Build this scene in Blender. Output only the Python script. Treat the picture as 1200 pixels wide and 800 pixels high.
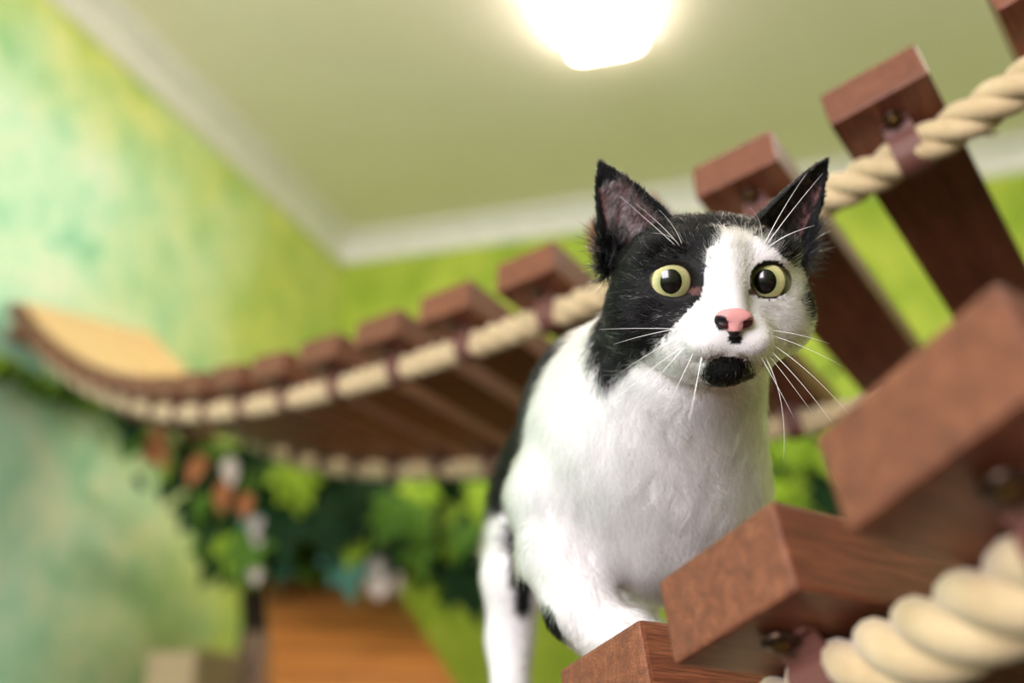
import bpy, bmesh, math, random
import numpy as np
from mathutils import Vector, Matrix, noise

for o in list(bpy.data.objects):
    bpy.data.objects.remove(o)
scene = bpy.context.scene
COL = scene.collection
random.seed(7)
RNG = np.random.default_rng(7)

# ------------------------------------------------------------------ camera, world, lights, exposure
H = 1.0                                   # lens height above the floor
PITCH, YAW = math.radians(20.5), math.radians(16.8)
cam_d = bpy.data.cameras.new('camera')
cam_d.sensor_width = 36.0
cam_d.lens = 36.0 * 1120 / 1200
cam_d.clip_start = 0.02
cam_d.dof.use_dof = True
cam_d.dof.focus_distance = 0.440
cam_d.dof.aperture_fstop = 2.9
cam_o = bpy.data.objects.new('camera', cam_d)
COL.objects.link(cam_o)
cam_o.location = (0, 0, H)
cam_o.rotation_euler = (math.pi / 2 + PITCH, 0, YAW)
scene.camera = cam_o

world = bpy.data.worlds.new('daylight')
scene.world = world
world.use_nodes = True
bgn = world.node_tree.nodes['Background']
bgn.inputs['Color'].default_value = (0.80, 0.90, 1.0, 1)
bgn.inputs['Strength'].default_value = 1.0

vs = scene.view_settings
vs.view_transform = 'Standard'
vs.look = 'None'
vs.gamma = 1.0
vs.use_curve_mapping = False
vs.exposure = 0.0

# daylight coming in through the window of the wall behind the camera
wl = bpy.data.lights.new('window_daylight', 'AREA')
wl.shape = 'RECTANGLE'
wl.size, wl.size_y = 1.25, 1.45
wl.energy = 126
wl.color = (1.0, 0.93, 1.0)
wlo = bpy.data.objects.new('window_daylight', wl)
COL.objects.link(wlo)
wlo.location = (-0.80, -1.86, 1.75)
wlo.rotation_euler = (math.radians(90), 0, 0)      # shines along +Y into the room

# ------------------------------------------------------------------ frames
SP, CP, SY, CY = math.sin(PITCH), math.cos(PITCH), math.sin(YAW), math.cos(YAW)
def yaw2dir(v):                            # x right, y ahead (level), z up  ->  room directions
    return Vector((v[0] * CY - v[1] * SY, v[0] * SY + v[1] * CY, v[2]))
def cam2dir(v):                            # x right, y up, z along the lens axis
    return yaw2dir((v[0], v[2] * CP - v[1] * SP, v[1] * CP + v[2] * SP))
def cam2world(v):
    return cam2dir(v) + Vector((0, 0, H))
def view(px, py, z):                       # a sighted point at distance z along the lens axis
    return cam2world(((px - 600) / 1120 * z, (400 - py) / 1120 * z, z))

# ------------------------------------------------------------------ materials
def lin(r, g, b):
    def c(x):
        x /= 255.0
        return x / 12.92 if x <= 0.04045 else ((x + 0.055) / 1.055) ** 2.4
    return (c(r), c(g), c(b), 1.0)
class NT:
    def __init__(s, name):
        s.m = bpy.data.materials.new(name)
        s.m.use_nodes = True
        s.t = s.m.node_tree
        s.b = s.t.nodes['Principled BSDF']
    def n(s, kind, **kw):
        nd = s.t.nodes.new(kind)
        for k, v in kw.items():
            if k in nd.inputs.keys():
                nd.inputs[k].default_value = v
            else:
                setattr(nd, k, v)
        return nd
    def l(s, a, b):
        s.t.links.new(a, b)
    def coord(s, scale=(1, 1, 1), out='Object', rot=(0, 0, 0)):
        tc = s.n('ShaderNodeTexCoord'); mp = s.n('ShaderNodeMapping')
        mp.inputs['Scale'].default_value = scale
        mp.inputs['Rotation'].default_value = rot
        s.l(tc.outputs[out], mp.inputs['Vector'])
        return mp.outputs['Vector']
    def noise(s, vec, scale, detail=4, rough=0.55, dist=0.0):
        nd = s.n('ShaderNodeTexNoise')
        nd.inputs['Scale'].default_value = scale
        nd.inputs['Detail'].default_value = detail
        nd.inputs['Roughness'].default_value = rough
        nd.inputs['Distortion'].default_value = dist
        s.l(vec, nd.inputs['Vector'])
        return nd.outputs['Fac']
    def ramp(s, fac, stops, interp='LINEAR'):
        nd = s.n('ShaderNodeValToRGB')
        nd.color_ramp.interpolation = interp
        e = nd.color_ramp.elements
        while len(e) < len(stops):
            e.new(0.5)
        for i, (p, c) in enumerate(stops):
            e[i].position = p
            e[i].color = c if len(c) == 4 else (*c, 1)
        s.l(fac, nd.inputs['Fac'])
        return nd.outputs['Color']
    def mix(s, fac, a, b, mode='MIX'):
        nd = s.n('ShaderNodeMix')
        nd.data_type = 'RGBA'
        nd.blend_type = mode
        for v, sock in ((fac, nd.inputs[0]), (a, nd.inputs[6]), (b, nd.inputs[7])):
            if isinstance(v, (int, float)):
                sock.default_value = v
            elif isinstance(v, tuple):
                sock.default_value = v
            else:
                s.l(v, sock)
        return nd.outputs[2]
    def bump(s, h, strength=0.3, dist=0.002):
        nd = s.n('ShaderNodeBump')
        nd.inputs['Strength'].default_value = strength
        nd.inputs['Distance'].default_value = dist
        s.l(h, nd.inputs['Height'])
        s.l(nd.outputs['Normal'], s.b.inputs['Normal'])
    def set(s, **kw):
        for k, v in kw.items():
            k = k.replace('_', ' ')
            if hasattr(v, 'is_linked') or hasattr(v, 'node'):
                s.l(v, s.b.inputs[k])
            else:
                s.b.inputs[k].default_value = v
        return s.m

def mat_plain(name, col, rough=0.6, **kw):
    t = NT(name)
    v = t.coord()
    f = t.noise(v, 30, 3)
    c0 = tuple(x * 0.9 for x in col[:3]) + (1,)
    c1 = tuple(min(1, x * 1.08) for x in col[:3]) + (1,)
    return t.set(Base_Color=t.ramp(f, [(0.3, c0), (0.7, c1)]), Roughness=rough, **kw)

def mat_wood(name, dark, mid, light, rough=0.5, coat=0.32, gscale=1.0, vlo=0.78):
    t = NT(name)
    rnd = t.n('ShaderNodeObjectInfo').outputs['Random']
    v0 = t.coord((1, 1, 1))
    add = t.n('ShaderNodeVectorMath'); add.operation = 'ADD'
    sc = t.n('ShaderNodeVectorMath'); sc.operation = 'SCALE'
    sc.inputs[0].default_value = (7.1, 3.7, 5.3)
    t.l(rnd, sc.inputs['Scale'])
    t.l(v0, add.inputs[0]); t.l(sc.outputs[0], add.inputs[1])
    mp = t.n('ShaderNodeMapping'); mp.inputs['Scale'].default_value = (1.6 * gscale, 26 * gscale, 26 * gscale)
    t.l(add.outputs[0], mp.inputs['Vector'])
    g = t.noise(mp.outputs[0], 6, 6, 0.62, 0.6)
    mp2 = t.n('ShaderNodeMapping'); mp2.inputs['Scale'].default_value = (9 * gscale, 240 * gscale, 240 * gscale)
    t.l(add.outputs[0], mp2.inputs['Vector'])
    fine = t.noise(mp2.outputs[0], 5, 4, 0.6)
    base = t.ramp(g, [(0.25, dark), (0.5, mid), (0.75, light)])
    var = t.ramp(rnd, [(0.0, (vlo, vlo * 0.98, vlo * 0.96, 1)), (1.0, (1.0, 1.0, 1.0, 1))])
    c = t.mix(1.0, base, var, 'MULTIPLY')
    c = t.mix(t.ramp(fine, [(0.38, (0.75, 0.75, 0.75, 1)), (0.58, (0, 0, 0, 1))]), c, tuple(x * 0.5 for x in dark[:3]) + (1,))
    t.bump(fine, 0.22, 0.0006)
    return t.set(Base_Color=c, Roughness=rough, Coat_Weight=coat, Coat_Roughness=0.3, Specular_IOR_Level=0.35)

M = {}
M['plank'] = mat_wood('varnished_brown_hardwood', lin(88, 42, 25), lin(127, 69, 45), lin(156, 95, 66))
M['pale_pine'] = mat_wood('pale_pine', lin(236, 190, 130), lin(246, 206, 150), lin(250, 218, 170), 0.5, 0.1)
M['ramp_wood'] = mat_wood('honey_pine', lin(168, 96, 36), lin(202, 130, 56), lin(222, 156, 84), 0.5, 0.1, 1.0, 0.5)
M['post_wood'] = mat_wood('brown_timber', lin(90, 52, 32), lin(130, 80, 50), lin(160, 104, 68))
def mat_rope():
    t = NT('cream_cotton_rope')
    v = t.coord()
    f = t.noise(v, 900, 3, 0.6); g = t.noise(v, 60, 3)
    c = t.ramp(g, [(0.3, lin(172, 148, 112)), (0.7, lin(198, 176, 140))])
    c = t.mix(t.ramp(f, [(0.4, (0.3, 0.3, 0.3, 1)), (0.6, (0, 0, 0, 1))]), c, lin(190, 160, 110))
    t.bump(f, 0.5, 0.0008)
    return t.set(Base_Color=c, Roughness=0.85, Sheen_Weight=0.3)
M['rope'] = mat_rope()
M['leather'] = mat_plain('brown_leather', lin(98, 58, 50), 0.6)
M['brass'] = mat_plain('aged_brass', lin(112, 86, 52), 0.35, Metallic=1.0)
M['washer'] = mat_plain('dark_bronze', lin(60, 44, 34), 0.35, Metallic=0.8)
M['white_paint'] = mat_plain('white_paint', lin(238, 236, 232), 0.6)
def mat_ceiling():
    t = NT('pale_sage_ceiling_paint')
    v = t.coord()
    f = t.noise(v, 1.5, 3)
    return t.set(Base_Color=t.ramp(f, [(0.3, lin(240, 233, 214)), (0.7, lin(244, 238, 222))]), Roughness=0.8)
M['ceiling'] = mat_ceiling()
def mat_mural(name, edge_axis, e0, e1, lime, lime2, mint, pale, teal, zlow):
    """sponge-painted mural: lime towards the corner and the ceiling, mint and white clouds farther along the wall"""
    t = NT(name)
    v = t.coord()
    sep = t.n('ShaderNodeSeparateXYZ'); t.l(v, sep.inputs[0])
    big = t.noise(v, 1.6, 4, 0.6, 0.4)
    midn = t.noise(v, 5.0, 5, 0.65, 0.3)
    fine = t.noise(v, 22.0, 4, 0.7)
    mr = t.n('ShaderNodeMapRange')
    t.l(sep.outputs[edge_axis], mr.inputs['Value'])
    mr.inputs['From Min'].default_value = e0; mr.inputs['From Max'].default_value = e1
    zr = t.n('ShaderNodeMapRange')
    t.l(sep.outputs['Z'], zr.inputs['Value'])
    zr.inputs['From Min'].default_value = zlow[0]; zr.inputs['From Max'].default_value = zlow[1]
    mul = t.n('ShaderNodeMath'); mul.operation = 'MAXIMUM'
    t.l(mr.outputs[0], mul.inputs[0]); t.l(zr.outputs[0], mul.inputs[1])
    ad = t.n('ShaderNodeMath'); ad.operation = 'MULTIPLY_ADD'
    t.l(big, ad.inputs[0]); ad.inputs[1].default_value = 1.1
    t.l(mul.outputs[0], ad.inputs[2])
    sub = t.n('ShaderNodeMath'); sub.operation = 'SUBTRACT'
    t.l(ad.outputs[0], sub.inputs[0]); sub.inputs[1].default_value = 0.55
    limes = t.ramp(midn, [(0.35, lime), (0.62, lime2)])
    mints = t.ramp(midn, [(0.32, teal), (0.48, mint), (0.66, pale)])
    c = t.mix(t.ramp(sub.outputs[0], [(0.15, (0, 0, 0, 1)), (0.85, (1, 1, 1, 1))]), mints, limes)
    c = t.mix(t.ramp(fine, [(0.42, (0.35, 0.35, 0.35, 1)), (0.58, (0, 0, 0, 1))]), c, t.mix(0.5, c, teal))
    t.bump(fine, 0.1, 0.002)
    return t.set(Base_Color=c, Roughness=0.75)
M['mural_left'] = mat_mural('mint_and_lime_mural', 'Y', 1.95, 3.2, lin(180, 204, 92), lin(228, 230, 120),
                            lin(206, 246, 216), lin(242, 252, 228), lin(140, 214, 178), (2.45, 3.05))
M['mural_back'] = mat_mural('lime_mural', 'X', -3.0, -2.0, lin(138, 168, 38), lin(190, 206, 76),
                            lin(136, 176, 56), lin(184, 206, 84), lin(112, 158, 52), (1.0, 3.0))
M['plain_wall'] = mat_plain('pale_green_paint', lin(205, 215, 170), 0.8)
def mat_floor():
    t = NT('oak_floor')
    v = t.coord((1, 8, 1))
    f = t.noise(v, 3, 5, 0.6)
    return t.set(Base_Color=t.ramp(f, [(0.3, lin(56, 42, 33)), (0.7, lin(78, 58, 44))]), Roughness=0.5)
M['floor'] = mat_floor()
def mat_emit(name, col, s):
    t = NT(name)
    return t.set(Base_Color=(0.9, 0.9, 0.88, 1), Emission_Color=col, Emission_Strength=s, Roughness=0.4)
M['lens'] = mat_emit('lit_acrylic_lens', (1.0, 0.87, 0.79, 1), 18.0)
M['bark'] = mat_plain('dark_bark', lin(44, 31, 20), 0.9)
M['stem'] = mat_plain('green_brown_stem', lin(80, 84, 40), 0.8)
def mat_leaf(name, c0, c1, tr=0.2):
    t = NT(name)
    v = t.coord(); rnd = t.n('ShaderNodeObjectInfo').outputs['Random']
    f = t.noise(v, 45, 3)
    c = t.ramp(f, [(0.3, c0), (0.7, c1)])
    c = t.mix(1.0, c, t.ramp(rnd, [(0, (0.7, 0.75, 0.7, 1)), (1, (1, 1, 1, 1))]), 'MULTIPLY')
    return t.set(Base_Color=c, Roughness=0.7, Specular_IOR_Level=0.2)
M['leaf_dark'] = mat_leaf('dark_green_leaf', lin(8, 32, 12), lin(22, 60, 20))
M['leaf_mid'] = mat_leaf('mid_green_leaf', lin(52, 86, 22), lin(96, 134, 42))
M['leaf_lime'] = mat_leaf('lime_leaf', lin(112, 152, 28), lin(164, 188, 58))
M['leaf_rust'] = mat_leaf('rust_leaf', lin(176, 104, 60), lin(206, 140, 96))
M['leaf_pale'] = mat_leaf('pale_pink_leaf', lin(214, 196, 188), lin(240, 230, 226))
M['leaf_teal'] = mat_leaf('blue_green_leaf', lin(58, 116, 104), lin(96, 150, 136))
M['carpet_beige'] = mat_plain('beige_carpet', lin(190, 168, 132), 0.95)
M['carpet_taupe'] = mat_plain('taupe_carpet', lin(128, 104, 84), 0.95)
M['sisal'] = mat_plain('sisal', lin(176, 146, 100), 0.95)

# ------------------------------------------------------------------ mesh helpers
def new_obj(name, mesh, mat=None, parent=None, local=None):
    o = bpy.data.objects.new(name, mesh)
    COL.objects.link(o)
    if mat is not None and not mesh.materials:
        mesh.materials.append(mat)
    if parent is not None:
        o.parent = parent
    if local is not None:
        o.matrix_basis = local
    return o
def tag(o, label=None, cat=None, group=None, kind=None):
    for k, v in (('label', label), ('category', cat), ('group', group), ('kind', kind)):
        if v:
            o[k] = v
    return o
def thing(name, loc, label, cat, group=None):
    e = bpy.data.objects.new(name, None)
    e.empty_display_size = 0.05
    COL.objects.link(e)
    e.location = loc
    return tag(e, label, cat, group)
def bm_mesh(bm, name, smooth=False):
    me = bpy.data.meshes.new(name)
    bm.normal_update()
    bm.to_mesh(me); bm.free()
    if smooth:
        me.polygons.foreach_set('use_smooth', [True] * len(me.polygons))
    return me
def box_mesh(name, lo, hi, bevel=0.0, seg=2):
    bm = bmesh.new()
    bmesh.ops.create_cube(bm, size=1.0)
    for v in bm.verts:
        v.co = Vector([(lo[i] + hi[i]) / 2 + v.co[i] * (hi[i] - lo[i]) for i in range(3)])
    if bevel:
        bmesh.ops.bevel(bm, geom=list(bm.edges), offset=bevel, segments=seg, affect='EDGES', profile=0.6)
    return bm_mesh(bm, name)
def tube_mesh(name, pts, radii, sides=8, cap=True):
    pts = [Vector(p) for p in pts]
    n = len(pts)
    if not hasattr(radii, '__len__'):
        radii = [radii] * n
    vs_, fs = [], []
    ref = None
    for i, p in enumerate(pts):
        t = (pts[min(i + 1, n - 1)] - pts[max(i - 1, 0)]).normalized()
        if ref is None:
            ref = t.orthogonal().normalized()
        ref = (ref - t * ref.dot(t)).normalized()
        b = t.cross(ref)
        for k in range(sides):
            a = 2 * math.pi * k / sides
            vs_.append(p + (ref * math.cos(a) + b * math.sin(a)) * radii[i])
    for i in range(n - 1):
        for k in range(sides):
            k2 = (k + 1) % sides
            fs.append((i * sides + k, i * sides + k2, (i + 1) * sides + k2, (i + 1) * sides + k))
    if cap:
        fs.append(tuple(range(sides))[::-1])
        fs.append(tuple((n - 1) * sides + k for k in range(sides)))
    me = bpy.data.meshes.new(name)
    me.from_pydata(vs_, [], fs)
    me.polygons.foreach_set('use_smooth', [True] * len(me.polygons))
    return me
def catmull(pts, per=8):
    pts = [Vector(p) for p in pts]
    P = [pts[0] * 2 - pts[1]] + pts + [pts[-1] * 2 - pts[-2]]
    out = []
    for i in range(1, len(P) - 2):
        p0, p1, p2, p3 = P[i - 1], P[i], P[i + 1], P[i + 2]
        for k in range(per):
            t = k / per
            out.append(0.5 * ((2 * p1) + (p2 - p0) * t + (2 * p0 - 5 * p1 + 4 * p2 - p3) * t * t + (3 * p1 - p0 - 3 * p2 + p3) * t ** 3))
    out.append(pts[-1])
    return out
def rope_mesh(name, pts, radius, lay, steps_per_lay=24, sides=12):
    """three-strand twisted rope along a path"""
    path = catmull(pts, 24)
    d = [0.0]
    for a, b in zip(path, path[1:]):
        d.append(d[-1] + (b - a).length)
    total = d[-1]
    n = max(8, int(total / lay * steps_per_lay))
    res, j = [], 0
    for i in range(n + 1):
        s = total * i / n
        while j < len(d) - 2 and d[j + 1] < s:
            j += 1
        f = (s - d[j]) / max(1e-9, d[j + 1] - d[j])
        res.append((path[j].lerp(path[j + 1], f), s))
    vs_, fs = [], []
    up = Vector((0, 0, 1))
    sr, off = radius * 0.56, radius * 0.50
    for st in range(3):
        base = len(vs_)
        cen = []
        for i, (p, s) in enumerate(res):
            t = (res[min(i + 1, n)][0] - res[max(i - 1, 0)][0]).normalized()
            a1 = t.cross(up).normalized(); a2 = a1.cross(t)
            ph = -2 * math.pi * s / lay + st * 2 * math.pi / 3
            cen.append((p + (a1 * math.cos(ph) + a2 * math.sin(ph)) * off))
        for i, c in enumerate(cen):
            t = (cen[min(i + 1, n)] - cen[max(i - 1, 0)]).normalized()
            r = (up - t * up.dot(t)).normalized(); b = t.cross(r)
            for k in range(sides):
                a = 2 * math.pi * k / sides
                vs_.append(c + (r * math.cos(a) + b * math.sin(a)) * sr)
        for i in range(n):
            for k in range(sides):
                k2 = (k + 1) % sides
                fs.append((base + i * sides + k, base + i * sides + k2, base + (i + 1) * sides + k2, base + (i + 1) * sides + k))
        fs.append(tuple(base + k for k in range(sides))[::-1])
        fs.append(tuple(base + n * sides + k for k in range(sides)))
    me = bpy.data.meshes.new(name)
    me.from_pydata(vs_, [], fs)
    me.polygons.foreach_set('use_smooth', [True] * len(me.polygons))
    return me

# ------------------------------------------------------------------ the room
XL, YB, XR, YR, ZC = -1.987, 3.75, 2.6, -1.8, H + 2.06
def struct(name, lo, hi, mat):
    return tag(new_obj(name, box_mesh(name, lo, hi), mat), kind='structure')
struct('floor', (XL - 0.1, YR - 0.1, -0.1), (XR + 0.1, YB + 0.1, 0), M['floor'])
struct('ceiling', (XL - 0.1, YR - 0.1, ZC), (XR + 0.1, YB + 0.1, ZC + 0.1), M['ceiling'])
struct('wall_left', (XL - 0.1, YR, 0), (XL, YB, ZC), M['mural_left'])
struct('wall_back', (XL - 0.1, YB, 0), (XR + 0.1, YB + 0.1, ZC), M['mural_back'])
struct('wall_right', (XR, YR, 0), (XR + 0.1, YB, ZC), M['plain_wall'])
# wall behind the camera with its window opening
WX0, WX1, WZ0, WZ1 = -1.45, -0.15, 1.0, 2.5
bm = bmesh.new()
def add_box(bm, lo, hi):
    r = bmesh.ops.create_cube(bm, size=1.0)
    for v in r['verts']:
        v.co = Vector([(lo[i] + hi[i]) / 2 + v.co[i] * (hi[i] - lo[i]) for i in range(3)])
for lo, hi in (((XL - 0.1, YR - 0.1, 0), (WX0, YR, ZC)), ((WX1, YR - 0.1, 0), (XR + 0.1, YR, ZC)),
               ((WX0, YR - 0.1, 0), (WX1, YR, WZ0)), ((WX0, YR - 0.1, WZ1), (WX1, YR, ZC))):
    add_box(bm, lo, hi)
tag(new_obj('wall_rear', bm_mesh(bm, 'wall_rear'), M['plain_wall']), kind='structure')
bm = bmesh.new()
for lo, hi in (((WX0, YR - 0.04, WZ0), (WX0 + 0.05, YR + 0.015, WZ1)), ((WX1 - 0.05, YR - 0.04, WZ0), (WX1, YR + 0.015, WZ1)),
               ((WX0 + 0.05, YR - 0.04, WZ0), (WX1 - 0.05, YR + 0.015, WZ0 + 0.05)), ((WX0 + 0.05, YR - 0.04, WZ1 - 0.05), (WX1 - 0.05, YR + 0.015, WZ1)),
               ((-0.82, YR - 0.04, WZ0 + 0.05), (-0.78, YR + 0.01, WZ1 - 0.05))):
    add_box(bm, lo, hi)
tag(new_obj('window_1', bm_mesh(bm, 'window_frame'), M['white_paint']), kind='structure')
# crown moulding: cove profile swept along the two walls in view
def crown(name, a, b, inward):
    prof = [(0.0, -0.11), (0.012, -0.11), (0.014, -0.098), (0.022, -0.094)]
    for k in range(7):
        t = k / 6 * math.pi / 2
        prof.append((0.022 + 0.062 * (1 - math.cos(t)), -0.088 + 0.066 * math.sin(t)))
    prof += [(0.094, -0.020), (0.096, -0.010), (0.11, -0.008), (0.11, 0.0), (0.0, 0.0)]
    a, b, inward = Vector(a), Vector(b), Vector(inward)
    n = len(prof)
    vs_ = [p + inward * q[0] + Vector((0, 0, q[1])) for p in (a, b) for q in prof]
    fs = [(i, (i + 1) % n, n + (i + 1) % n, n + i) for i in range(n)] + [tuple(range(n)), tuple(range(n, 2 * n))[::-1]]
    me = bpy.data.meshes.new(name); me.from_pydata(vs_, [], fs)
    bm = bmesh.new(); bm.from_mesh(me); bmesh.ops.recalc_face_normals(bm, faces=bm.faces); bm.to_mesh(me); bm.free()
    return tag(new_obj(name, me, M['white_paint']), kind='structure')
crown('trim_1', (XL, YR, ZC), (XL, YB, ZC), (1, 0, 0))
crown('trim_2', (XL, YB, ZC), (XR, YB, ZC), (0, -1, 0))

# ------------------------------------------------------------------ ceiling lamp
def ceiling_lamp(loc, w, length, label):
    t = thing('ceiling_light', loc, label, 'ceiling light', 'ceiling lamps')
    new_obj('lamp_tray', box_mesh('lamp_tray', (-w / 2 + 0.02, 0, -0.022), (w / 2 - 0.02, length, 0), 0.003), M['white_paint'], t)
    prof = []
    for k in range(25):
        a = math.pi * k / 24
        x, z = math.cos(a), math.sin(a)
        prof.append((w / 2 * math.copysign(abs(x) ** 0.42, x), -0.022 - 0.062 * abs(z) ** 0.55))
    n = len(prof)
    vs_ = [(x, y, z) for y in (0.0, 0.006, length - 0.006, length) for x, z in
           [((px * (0.985 if y in (0.0, length) else 1)), pz) for px, pz in prof]]
    fs = [(r * n + i, r * n + i + 1, (r + 1) * n + i + 1, (r + 1) * n + i) for r in range(3) for i in range(n - 1)]
    fs += [tuple(range(n)), tuple(range(3 * n, 4 * n))[::-1]]
    me = bpy.data.meshes.new('diffuser'); me.from_pydata(vs_, [], fs)
    new_obj('diffuser', me, M['lens'], t)
    return t
ceiling_lamp((-0.455, 1.36, ZC), 0.245, 1.235, 'long lit wraparound ceiling lamp with a white rounded diffuser')
ceiling_lamp((1.35, 1.05, ZC), 0.29, 1.27, 'second wraparound ceiling lamp farther right, outside the picture')

# ------------------------------------------------------------------ rope bridges
PW, PT, PL = 0.070, 0.034, 0.41
plank_me = box_mesh('plank', (0, -PW, -PT), (PL, 0, 0), 0.0022, 2)
plank_me.materials.append(M['plank'])
def strap_mesh():
    """leather strip screwed under the plank and looped round the rope (local: x along the plank, z up)"""
    R_, th, w = 0.0158, 0.0022, 0.020
    cx, cz = 0.046, -PT - 0.0150
    path = [(0.0235, -PT - 0.0012), (0.028, -PT - 0.0012)]
    for k in range(13):
        a = math.radians(150 + k * 210 / 12)
        path.append((cx + R_ * math.cos(a), cz + R_ * math.sin(a)))
    path += [(cx + 0.0165, -PT - 0.001)]
    vs_, fs = [], []
    n = len(path)
    for i, (x, z) in enumerate(path):
        a, b = path[max(i - 1, 0)], path[min(i + 1, n - 1)]
        t = Vector((b[0] - a[0], 0, b[1] - a[1])).normalized()
        nn = Vector((-t.z, 0, t.x)) * th / 2
        for s in (-1, 1):
            for q in (-1, 1):
                vs_.append(Vector((x, -PW / 2 - 0.002 + q * w / 2, z)) + nn * s)
    for i in range(n - 1):
        a, b = i * 4, i * 4 + 4
        for p, q in ((0, 1), (1, 3), (3, 2), (2, 0)):
            fs.append((a + p, a + q, b + q, b + p))
    fs += [(0, 2, 3, 1), (n * 4 - 4, n * 4 - 3, n * 4 - 1, n * 4 - 2)]
    me = bpy.data.meshes.new('leather_strap'); me.from_pydata(vs_, [], fs)
    bm = bmesh.new(); bm.from_mesh(me); bmesh.ops.recalc_face_normals(bm, faces=bm.faces); bm.to_mesh(me); bm.free()
    me.materials.append(M['leather'])
    return me
def screw_mesh():
    bm = bmesh.new()
    prof = [(0.0, -0.0052), (0.0016, -0.0050), (0.0030, -0.0038), (0.0034, -0.0024), (0.0066, -0.0022), (0.0069, -0.0004), (0.0069, 0.0)]
    ns = 16
    rings = []
    for r, z in prof:
        if r == 0:
            rings.append([bm.verts.new((0, 0, z))])
        else:
            rings.append([bm.verts.new((r * math.cos(2 * math.pi * k / ns), r * math.sin(2 * math.pi * k / ns), z)) for k in range(ns)])
    for a, b in zip(rings, rings[1:]):
        for k in range(ns):
            k2 = (k + 1) % ns
            if len(a) == 1:
                f = bm.faces.new((a[0], b[k2], b[k]))
            else:
                f = bm.faces.new((a[k], a[k2], b[k2], b[k]))
    bm.faces.ensure_lookup_table()
    for i, f in enumerate(bm.faces):
        f.material_index = 0 if i < ns * 3 else 1
    me = bm_mesh(bm, 'screw', True)
    me.materials.append(M['brass']); me.materials.append(M['washer'])
    return me
strap_me, screw_me = strap_mesh(), screw_mesh()
MIRROR = Matrix.Translation((PL, 0, 0)) @ Matrix.Rotation(math.pi, 4, 'Z') @ Matrix.Translation((0, PW, 0))
def plank_frame(p, L, W):
    """matrix whose x runs along the plank, -y across it and z up through its top"""
    L = Vector(L).normalized(); W = Vector(W); W = (W - L * W.dot(L)).normalized()
    up = W.cross(L)
    m = Matrix((L, -W, up)).transposed().to_4x4()
    m.translation = p
    return m
def rope_bridge(base, frames, label, ext0=0.0, ext1=0.0):
    """frames in order along the bridge; every plank carries two straps and two screws; two ropes below"""
    t = thing('rope_bridge', base, label, 'rope bridge')
    inv = Matrix.Translation(-Vector(base))
    sides = ([], [])
    for m in frames:
        pl = new_obj('plank', plank_me, None, t, inv @ m)
        for side, mm in enumerate((Matrix.Identity(4), MIRROR)):
            new_obj('leather_strap', strap_me, None, pl, mm)
            new_obj('screw', screw_me, None, pl, mm @ Matrix.Translation((0.020, -PW / 2 - 0.002, -PT - 0.0018)))
            x = 0.046 if side == 0 else PL - 0.046
            sides[side].append(inv @ (m @ Vector((x, -PW / 2, -PT - 0.0150))))
    for pts in sides:
        a = pts[0] + (pts[0] - pts[1]).normalized() * ext0
        b = pts[-1] + (pts[-1] - pts[-2]).normalized() * ext1
        new_obj('rope', rope_mesh('rope', [a] + pts + [b], 0.0140, 0.074), M['rope'], t)
    return t

# --- the bridge that hangs behind and above the cat: from the left wall to a post on the right
def interp(x, xs, ys):
    return float(np.interp(x, xs, ys))
near = [(0.043, 0.624, 0.408), (-0.057, 0.694, 0.405), (-0.159, 0.760, 0.404), (-0.264, 0.822, 0.404), (-0.370, 0.883, 0.406),
        (-0.475, 0.944, 0.412), (-0.581, 1.005, 0.421), (-0.686, 1.065, 0.433), (-0.789, 1.127, 0.450), (-0.891, 1.191, 0.472),
        (-0.990, 1.257, 0.498), (-1.088, 1.323, 0.529), (-1.184, 1.388, 0.565), (-1.280, 1.453, 0.603), (-1.376, 1.516, 0.644),
        (-1.472, 1.577, 0.688), (-1.568, 1.636, 0.738), (-1.664, 1.693, 0.792), (-1.760, 1.747, 0.850), (-1.855, 1.798, 0.914), (-1.944, 1.846, 0.984)]
near = [(0.425, 0.330, 0.512), (0.334, 0.408, 0.476), (0.240, 0.482, 0.447), (0.142, 0.554, 0.427)] + near
frames_back = []
for i, p in enumerate(near):
    n = i - 4
    P = Vector(p) + Vector((0, 0, H))
    az = math.radians(interp(n, [-4, 0, 7, 20], [42, 39, 37.5, 39]))        # heading right of the lens axis
    tilt = math.radians(interp(n, [0, 1, 3, 5, 7, 9, 11, 14, 20], [14, 13, 11, 9, 7, 6, 5, 2, -2.5]))
    L = yaw2dir((math.sin(az) * math.cos(tilt), math.cos(az) * math.cos(tilt), -math.sin(tilt)))
    rise = math.radians(interp(n, [-4, 0, 1, 3, 5, 7, 10, 14, 20], [20, 13.5, 9.5, 5.5, 1.5, -4, -13, -20, -33]))
    Wd = Vector((L.y, -L.x, 0)).normalized() * math.cos(rise) + Vector((0, 0, 1)) * math.sin(rise)
    frames_back.append(plank_frame(P, L, Wd))
back_bridge = rope_bridge((-1.9, 1.9, H + 0.9), frames_back, 'long sagging plank and rope bridge hanging behind the cat, from the left wall', 0.08, 0.02)
# wall cleat that carries the left end
m = frames_back[-1]
cl = new_obj('wall_cleat', box_mesh('wall_cleat', (-1.985, 1.90, H + 0.90), (-1.955, 2.26, H + 0.94), 0.003), M['post_wood'], back_bridge, Matrix.Translation((1.9, -1.9, -(H + 0.9))))

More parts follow.
